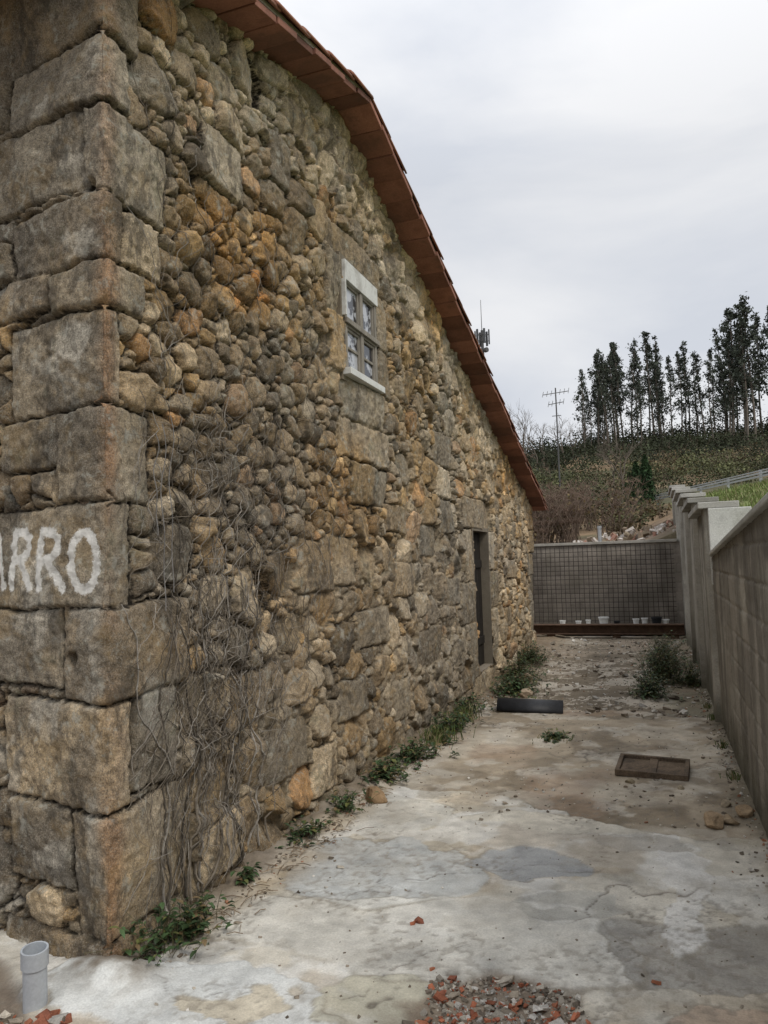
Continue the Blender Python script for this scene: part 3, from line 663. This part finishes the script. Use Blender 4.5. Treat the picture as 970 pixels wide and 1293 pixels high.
# ---------------------------------------------------------------- weeds
def leaf(mb,p,d,up,L,W,c):
    d=d.normalized(); sd=d.cross(up)
    if sd.length<1e-3: sd=d.orthogonal()
    sd.normalize(); n=sd.cross(d)
    mid=[p,p+d*L*.35+n*L*.06,p+d*L*.7+n*L*.04,p+d*L-n*L*.08]
    a1=mid[1]+sd*W*.5+n*W*.15; a2=mid[2]+sd*W*.36+n*W*.1; b1=mid[1]-sd*W*.5+n*W*.15; b2=mid[2]-sd*W*.36+n*W*.1
    mb.add([tuple(v) for v in mid+[a1,a2,b1,b2]],[(0,1,4),(1,2,5,4),(2,3,5),(0,6,1),(1,6,7,2),(2,7,3)],c)
def weed(name,x,y,r,h,n,kind='leafy'):
    mb=MB(); z0=gz(x,y)
    for i in range(n):
        a=random.uniform(0,6.3); rr=r*abs(random.gauss(0,.55)); bx=x+rr*math.cos(a)*.8; by=y+rr*math.sin(a)*1.2
        if bx<XW+.03: bx=XW+.03+random.uniform(0,.05)
        if bx>.47: bx=.45
        if kind=='grass':
            hh=h*random.uniform(.4,1); dx,dy=random.gauss(0,.4)*hh,random.gauss(0,.4)*hh; w=random.uniform(.002,.0045)
            c=np.array((.075,.10,.03))*random.uniform(.6,1.6) if random.random()<.7 else np.array((.26,.22,.12))
            V=[(bx-w,by,z0),(bx+w,by,z0),(bx+dx*.4+w*.8,by+dy*.4,z0+hh*.65),(bx+dx*.4-w*.8,by+dy*.4,z0+hh*.65),(bx+dx,by+dy,z0+hh*.95)]
            mb.add(V,[(0,1,2,3),(3,2,4)],c); continue
        hh=h*random.uniform(.2,1.1)*max(.3,1-.5*rr/r); lean=Vector((random.gauss(.12,.3)*h,random.gauss(0,.35)*h,0))
        pts=[Vector((bx,by,z0))+lean*t*t+Vector((0,0,hh*t)) for t in (0,.35,.7,1)]
        mb.tube([tuple(p) for p in pts],[.002,.0018,.0014,.001],(.10,.09,.045),3)
        for k in range(random.randint(4,8)):
            t=random.uniform(.2,1); p=Vector((bx,by,z0))+lean*t*t+Vector((0,0,hh*t)); aa=random.uniform(0,6.3)
            d=Vector((math.cos(aa),math.sin(aa),random.uniform(-.5,.5))); L_=random.uniform(.015,.055)*(1.25 if r>.2 else 1)
            c=np.array((.034,.058,.022))*random.uniform(.5,1.9)
            u=random.random()
            if u<.12: c=np.array((.12,.13,.04))
            elif u<.2: c=np.array((.17,.12,.06))
            leaf(mb,p,d,Vector((0,0,1)),L_,L_*random.uniform(.35,.65),c)
    mb.build(name,M_leaf)
weed('wall_foot_weeds',-1.98,2.86,.16,.21,50); weed('wall_foot_weeds',-2.0,2.7,.12,.26,30); weed('wall_foot_weeds',-2.0,3.4,.08,.09,12)
weed('wall_foot_weeds',-1.99,4.05,.18,.13,34); weed('wall_foot_weeds',-1.97,4.55,.2,.15,34); weed('wall_foot_weeds',-1.95,5.3,.3,.17,80); weed('wall_foot_weeds',-1.93,5.9,.32,.18,80)
weed('grass_tuft',-1.90,6.5,.23,.17,200,'grass'); weed('wall_foot_weeds',-1.93,6.9,.34,.2,95); weed('grass_tuft',-1.9,7.5,.26,.17,140,'grass'); weed('wall_foot_weeds',-1.95,7.8,.3,.2,60)
weed('wall_foot_weeds',-1.75,9.4,.45,.26,230); weed('wall_foot_weeds',-1.85,10.4,.38,.38,180); weed('wall_foot_weeds',-1.95,12,.35,.35,160)
weed('flat_weed',-.93,6.9,.18,.06,60); weed('grass_tuft',-.93,6.9,.17,.05,120,'grass')
weed('leafy_weed',-.02,10.6,.36,.55,330); weed('leafy_weed',-.15,9.5,.3,.3,170); weed('leafy_weed',.33,10.3,.2,.4,110); weed('leafy_weed',.0,12.3,.4,.5,200)
for yq in (5.9,6.8,7.9,8.8): weed('grass_tuft',.44,yq,.06,.08,40,'grass')

# ---------------------------------------------------------------- background
def P2(px,t):
    u=(px-485)/950; return t*(-.337+.9415*u), t*(.9415+.337*u)
mb=MB(); tw=MB()
def shrub(x,y,r,h,col,n,bare=.0):
    z=T1(x,y); m=int(n*(1-bare))
    if m>0:
        k=max(3,int(m/22)); cc=np.stack([x+rng.normal(0,r*.45,k),y+rng.normal(0,r*.45,k),z+h*rng.uniform(.15,.85,k)],1)
        id_=rng.integers(0,k,m); Pp=cc[id_]+rng.normal(0,1,(m,3))*np.array((r*.24,r*.24,h*.16)); Pp[:,2]=np.maximum(Pp[:,2],z)
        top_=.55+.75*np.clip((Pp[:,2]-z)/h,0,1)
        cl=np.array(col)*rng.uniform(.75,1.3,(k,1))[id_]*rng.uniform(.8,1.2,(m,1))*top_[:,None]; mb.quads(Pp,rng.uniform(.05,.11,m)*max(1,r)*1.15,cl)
    for i in range(int(bare*26)):
        a=random.uniform(0,6.3); q=Vector((x+random.gauss(0,r*.2),y+random.gauss(0,r*.2),z)); pts=[tuple(q)]; dv=Vector((math.cos(a)*.3,math.sin(a)*.3,1))
        for s_ in range(5): q=q+dv*h/5; dv+=Vector((random.gauss(0,.25),random.gauss(0,.25),0)); pts.append(tuple(q))
        tw.tube(pts,list(np.linspace(.02,.005,6)*(.5+r*.4)),np.array((.17,.13,.10))*random.uniform(.7,1.4),3)
        for s_ in range(2,6):
            for _ in range(3):
                b=Vector(pts[s_]); e=b+Vector((random.gauss(0,.3),random.gauss(0,.3),random.uniform(.1,.5)))*h*.35; tw.tube([tuple(b),tuple((b+e)/2+Vector((0,0,.03))),tuple(e)],[.008,.006,.003],(.17,.12,.09),3)
def shcol(x,y):
    v=float(fbm(np.array([x*.07+5]),np.array([y*.07]),2,3)[0]); w=float(fbm(np.array([x*.2]),np.array([y*.2+8]),5,2)[0])
    base=(.045,.050,.022) if v<.0 else (.115,.088,.048)
    if w>.12: base=(.095,.10,.045)
    if w<-.14: base=(.026,.033,.016)
    return np.array(base)*random.uniform(.8,1.25)
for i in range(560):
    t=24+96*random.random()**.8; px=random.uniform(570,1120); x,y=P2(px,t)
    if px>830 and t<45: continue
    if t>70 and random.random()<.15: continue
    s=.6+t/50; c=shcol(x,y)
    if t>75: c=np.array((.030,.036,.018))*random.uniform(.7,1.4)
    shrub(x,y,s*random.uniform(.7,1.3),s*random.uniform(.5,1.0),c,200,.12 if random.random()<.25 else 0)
for i in range(130):
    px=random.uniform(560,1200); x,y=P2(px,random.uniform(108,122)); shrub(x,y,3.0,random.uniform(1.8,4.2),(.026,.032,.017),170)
for i in range(30):
    x=random.uniform(-8,-.2); y=random.uniform(21,32); shrub(x,y,.8,random.uniform(.6,1.6),shcol(x,y),200,.4)
for i in range(26):
    x,y=P2(random.uniform(770,836),random.uniform(21,30)); shrub(x,y,.5,random.uniform(.25,.7),random.choice(((.10,.10,.045),(.13,.10,.055),(.06,.065,.03))),150,.15)
for i in range(14):
    x=random.uniform(-5,-2.0); y=random.uniform(19,23); shrub(x,y,.6,random.uniform(.8,1.6),(.12,.09,.045),90,.8)
mb.build('hillside_shrubs',M_far); tw.build('bare_brushwood',M_twig)
def euca(mb,x,y,H,cr=.42,wd=1.):
    z=T1(x,y)-.3; lean=random.gauss(0,.35); pts=[(x+lean*t*t*1.2+.15*math.sin(t*5+x),y,z+H*t) for t in np.linspace(0,.97,8)]
    mb.tube(pts,list(np.linspace(.16,.03,8)*H/16),np.array((.13,.11,.09))*random.uniform(.7,1.3),5)
    nb=int(25*H/16)
    for i in range(nb):
        t=cr+(1.0-cr)*((i+random.random())/nb)**.9; u_=(t-cr)/(1-cr)
        R_=wd*H*.12*((1-u_)**.8*min(1,u_*3+.35)+.02)
        a=random.uniform(0,6.3); rr=R_*random.uniform(.2,1.35); bx=x+lean*t*t*1.2; c=np.array((bx+rr*math.cos(a),y+rr*math.sin(a),z+H*t+random.uniform(-.2,.5)))
        mb.tube([(bx,y,z+H*(t-.06)),tuple(c)],[.045,.015],(.12,.10,.08),3)
        n=int(42*random.uniform(.4,1.3)); k_=random.uniform(.5,1.15)*(1-.6*u_); Pp=c+rng.normal(0,1,(n,3))*np.array((.48,.48,.5))*H/16*k_
        Pp[:,2]-=.4*np.hypot(Pp[:,0]-c[0],Pp[:,1]-c[1])
        cl=np.array((.042,.050,.037))*random.uniform(.55,1.8)*rng.uniform(.7,1.4,(n,1)); mb.quads(Pp,rng.uniform(.13,.32,n)*H/16,cl,1.8)
mb=MB()
for i in range(36):
    px=742+150*random.random(); f_=1-.22*abs((px-825)/80)**2-.45*random.random()**1.8
    x,y=P2(px,random.uniform(104,124)); euca(mb,x,y,18.5*max(.42,f_),random.uniform(.2,.5),random.uniform(.65,1.15))
for i in range(26):
    px=893+165*random.random(); x,y=P2(px,random.uniform(98,118)); euca(mb,x,y,(13 if px<918 else 19)*(1.08-.45*random.random()**1.7),random.uniform(.2,.45),random.uniform(.75,1.2))
for i in range(14):
    px=1062+i*16+random.random()*8; x,y=P2(px,random.uniform(104,122)); euca(mb,x,y,18*random.uniform(.7,1.1))
mb.build('eucalyptus_trees',M_far)
tw=MB()
def bare(x,y,H,tw=tw):
    z=T1(x,y)
    def br(p,d,l,r,dep):
        q=p+d*l; tw.tube([tuple(p),tuple((p+q)/2+Vector((random.gauss(0,.05),0,random.gauss(0,.05)))*l),tuple(q)],[r,r*.8,r*.6],(.15,.125,.10),3)
        if dep>0:
            for k in range(3 if dep>1 else 4): br(p+d*l*random.uniform(.5,1),(d+Vector((random.gauss(0,.5),random.gauss(0,.5),random.uniform(-.1,.4)))).normalized(),l*random.uniform(.55,.8),r*.55,dep-1)
    br(Vector((x,y,z)),Vector((random.gauss(0,.1),0,1)).normalized(),H*.4,H*.014,4)
for px,t,H in ((655,88,9),(668,92,9),(681,86,7),(690,95,7.5),(716,90,8),(728,96,6),(640,90,8),(735,100,5)): x,y=P2(px,t); bare(x,y,H)
for px,t,H in ((790,40,4.5),(778,44,4)): x,y=P2(px,t); bare(x,y,H)
tw.build('bare_trees',M_twig)
for px,t,H in ((806,31,2.0),(818,29,2.1),(797,33,1.6)):
    x,y=P2(px,t); z=T1(x,y); mb=MB(); mb.tube([(x,y,z-.1),(x,y,z+H*.9)],[.06,.01],(.1,.07,.05),5)
    n=1500; h_=rng.random(n)**.8; a=rng.uniform(0,6.3,n); r_=.46*H/2*(1-h_)**.7*(.55+.5*rng.random(n))*(1+.2*np.sin(a*3+h_*9)); Pp=np.stack([x+r_*np.cos(a),y+r_*np.sin(a),z+.1+h_*H],1)
    mb.quads(Pp,rng.uniform(.05,.11,n),np.array((.022,.045,.016))*rng.uniform(.5,1.7,(n,1)),1.8,.6); mb.build('cypress_tree',M_far)
mb=MB()
for i in range(300):
    x=random.gauss(-.9,.8); y=random.gauss(19.6,.6); r_=math.hypot((x+.9)/1.4,(y-19.6)/1.0); z=T1(x,y)+.4*max(0,1-r_*.7)*random.random()-.05
    s=random.uniform(.03,.12); M=Matrix.Translation((x,y,z))@Euler((random.random()*3,random.random()*3,random.random()*3)).to_matrix().to_4x4()
    mb.box((-s,-s*.6,-s*.35),(s,s*.6,s*.35),np.array(random.choice([(.48,.44,.40),(.34,.19,.14),(.5,.45,.4),(.28,.22,.16),(.25,.2,.14)]))*random.uniform(.7,1.15),M,jit=s*.15)
mb.build('rubble_heap',M_chip)
tv=empty('tv_aerial'); mb=MB(); x,y=P2(709,50); z=T1(x,y); top=13.0
mb.tube([(x,y,z),(x,y,top)],[.06,.045],(.1,.1,.1),6)
for zz,L_,n_ in ((top-.4,1.7,7),(top-1.1,1.0,5)):
    mb.tube([(x-L_/2,y,zz),(x+L_/2,y,zz+.1)],.03,(.12,.12,.12),4)
    for i in range(n_):
        xx=x-L_/2+L_*i/(n_-1); zc_=zz+.1*i/(n_-1); mb.tube([(xx,y-.35,zc_-.22),(xx,y+.35,zc_+.28)],.02,(.12,.12,.12),4)
mb.tube([(x-.3,y,top-1.9),(x+.3,y,top-1.9)],.03,(.12,.12,.12),4)
mb.build('mast_and_elements',M_twig,tv)
cm=empty('telecom_mast'); mb=MB(); x,y=P2(618,90); z=T1(x,y)-.5; top=29.5
mb.tube([(x,y,z),(x,y,top)],[.35,.16],(.1,.1,.1),8); mb.tube([(x,y,top),(x,y,33.3)],[.05,.03],(.1,.1,.1),5)
for i in range(6):
    a=i*math.pi/3; cx,cy_=x+.85*math.cos(a),y+.85*math.sin(a)
    M=Matrix.Translation((cx,cy_,28.6))@Matrix.Rotation(a,4,'Z'); mb.box((-.07,-.12,-.9),(.07,.12,.9),(.08,.085,.09),M); mb.tube([(x,y,28.9),(cx,cy_,28.9)],.05,(.1,.1,.1),4); mb.tube([(x,y,28.1),(cx,cy_,28.1)],.05,(.1,.1,.1),4)
mb.tube([(x+.3,y,27.0),(x+.6,y-.2,27.0)],.3,(.1,.1,.1),10)
mb.build('mast_and_panels',M_twig,cm)
gr_=empty('guard_rail'); mb=MB()
A=Vector((-2.0,37.7,0)); Dv=Vector((2.9,-7.5,0)).normalized()
ptsr=[A+Dv*s for s in np.arange(0,34,1.0)]
for i,p in enumerate(ptsr):
    z=T1(p.x,p.y)
    if i%2==0: mb.box((p.x-.04,p.y-.04,z-.1),(p.x+.04,p.y+.04,z+.34),(.3,.3,.3))
for zo,h in ((.16,.06),(.25,.05),(.34,.03)):
    for a,b in zip(ptsr[:-1],ptsr[1:]):
        za_,zb_=3.62+zo,3.62+zo; o_=.05 if zo!=.25 else .09
        mb.add([(a.x-o_,a.y,za_),(b.x-o_,b.y,zb_),(b.x-o_,b.y,zb_+h),(a.x-o_,a.y,za_+h),(a.x-o_+.03,a.y,za_),(b.x-o_+.03,b.y,zb_),(b.x-o_+.03,b.y,zb_+h),(a.x-o_+.03,a.y,za_+h)],[(0,1,2,3),(7,6,5,4),(3,2,6,7),(0,4,5,1)],(.4,.4,.4))
mb.build('rail_and_posts',M_metal,gr_)
mb=MB(); n=26000; Xb=rng.uniform(.8,9,n); Yb=rng.uniform(6,32,n); dd_=-(Xb-.2)*.93-(Yb-32)*.36; k=(dd_>.2)&(dd_<9); Xb=Xb[k];Yb=Yb[k]; Zb=terr(Xb,Yb); n=len(Xb)
hh=rng.uniform(.04,.12,n); lx_=rng.normal(0,.04,n); w=.012
V=np.stack([np.stack([Xb-w,Yb,Zb-.02],1),np.stack([Xb+w,Yb,Zb-.02],1),np.stack([Xb+lx_+w*.3,Yb+lx_,Zb+hh],1),np.stack([Xb+lx_-w*.3,Yb+lx_,Zb+hh],1)],1).reshape(-1,3)
cl=np.array((.12,.155,.045))*rng.uniform(.6,1.4,(n,1)); cl[rng.random(n)<.2]=(.24,.21,.11)
mb.add(V,np.arange(4*n).reshape(n,4).tolist(),np.repeat(cl,4,0)); mb.build('grass',M_leaf)

# ---------------------------------------------------------------- sky and light
W=bpy.data.worlds.new('World'); S.world=W; W.use_nodes=True; nt=W.node_tree; bg=nt.nodes['Background']
sky=N(nt,'ShaderNodeTexSky'); sky.sky_type='NISHITA'; sky.sun_disc=False; sky.sun_elevation=math.radians(48); sky.sun_rotation=math.radians(125)
tc=N(nt,'ShaderNodeTexCoord').outputs['Generated']; mp=N(nt,'ShaderNodeMapping'); mp.inputs['Scale'].default_value=(1,1,2.6); mp.inputs['Location'].default_value=(.3,1.7,.2); nt.links.new(tc,mp.inputs['Vector'])
nz=noise(nt,2.1,6,.5,mp.outputs[0],.3)
cl=mixc(nt,mr(nt,nz,.36,.60,0,1),(6.8,7.1,7.7),(8.9,8.95,9.1))
sx=N(nt,'ShaderNodeSeparateXYZ'); nt.links.new(tc,sx.inputs[0])
cl=mixc(nt,1.0,cl,mr(nt,sx.outputs[2],.45,1.0,1.0,1.75),'MULTIPLY')
fin=mixc(nt,.93,sky.outputs[0],cl); nt.links.new(fin,bg.inputs['Color']); bg.inputs['Strength'].default_value=.1
L=bpy.data.lights.new('sun','SUN'); L.energy=1.5; L.angle=math.radians(16); L.color=(1,.95,.87); so=bpy.data.objects.new('sun',L); S.collection.objects.link(so)
az=math.radians(125); el=math.radians(48); dv=Vector((math.sin(az)*math.cos(el),math.cos(az)*math.cos(el),math.sin(el)))
so.rotation_euler=dv.to_track_quat('Z','Y').to_euler()

cd=bpy.data.cameras.new('camera'); cam=bpy.data.objects.new('camera',cd); S.collection.objects.link(cam); S.camera=cam
cd.sensor_width=36; cd.lens=26.45; cd.clip_start=.05; cd.clip_end=2000
M=Matrix.Translation((0,0,1.6))@Euler((math.radians(93.88),0,math.radians(19.7)),'XYZ').to_matrix().to_4x4()@Matrix.Rotation(math.radians(-1.8),4,'Z')
cam.matrix_world=M
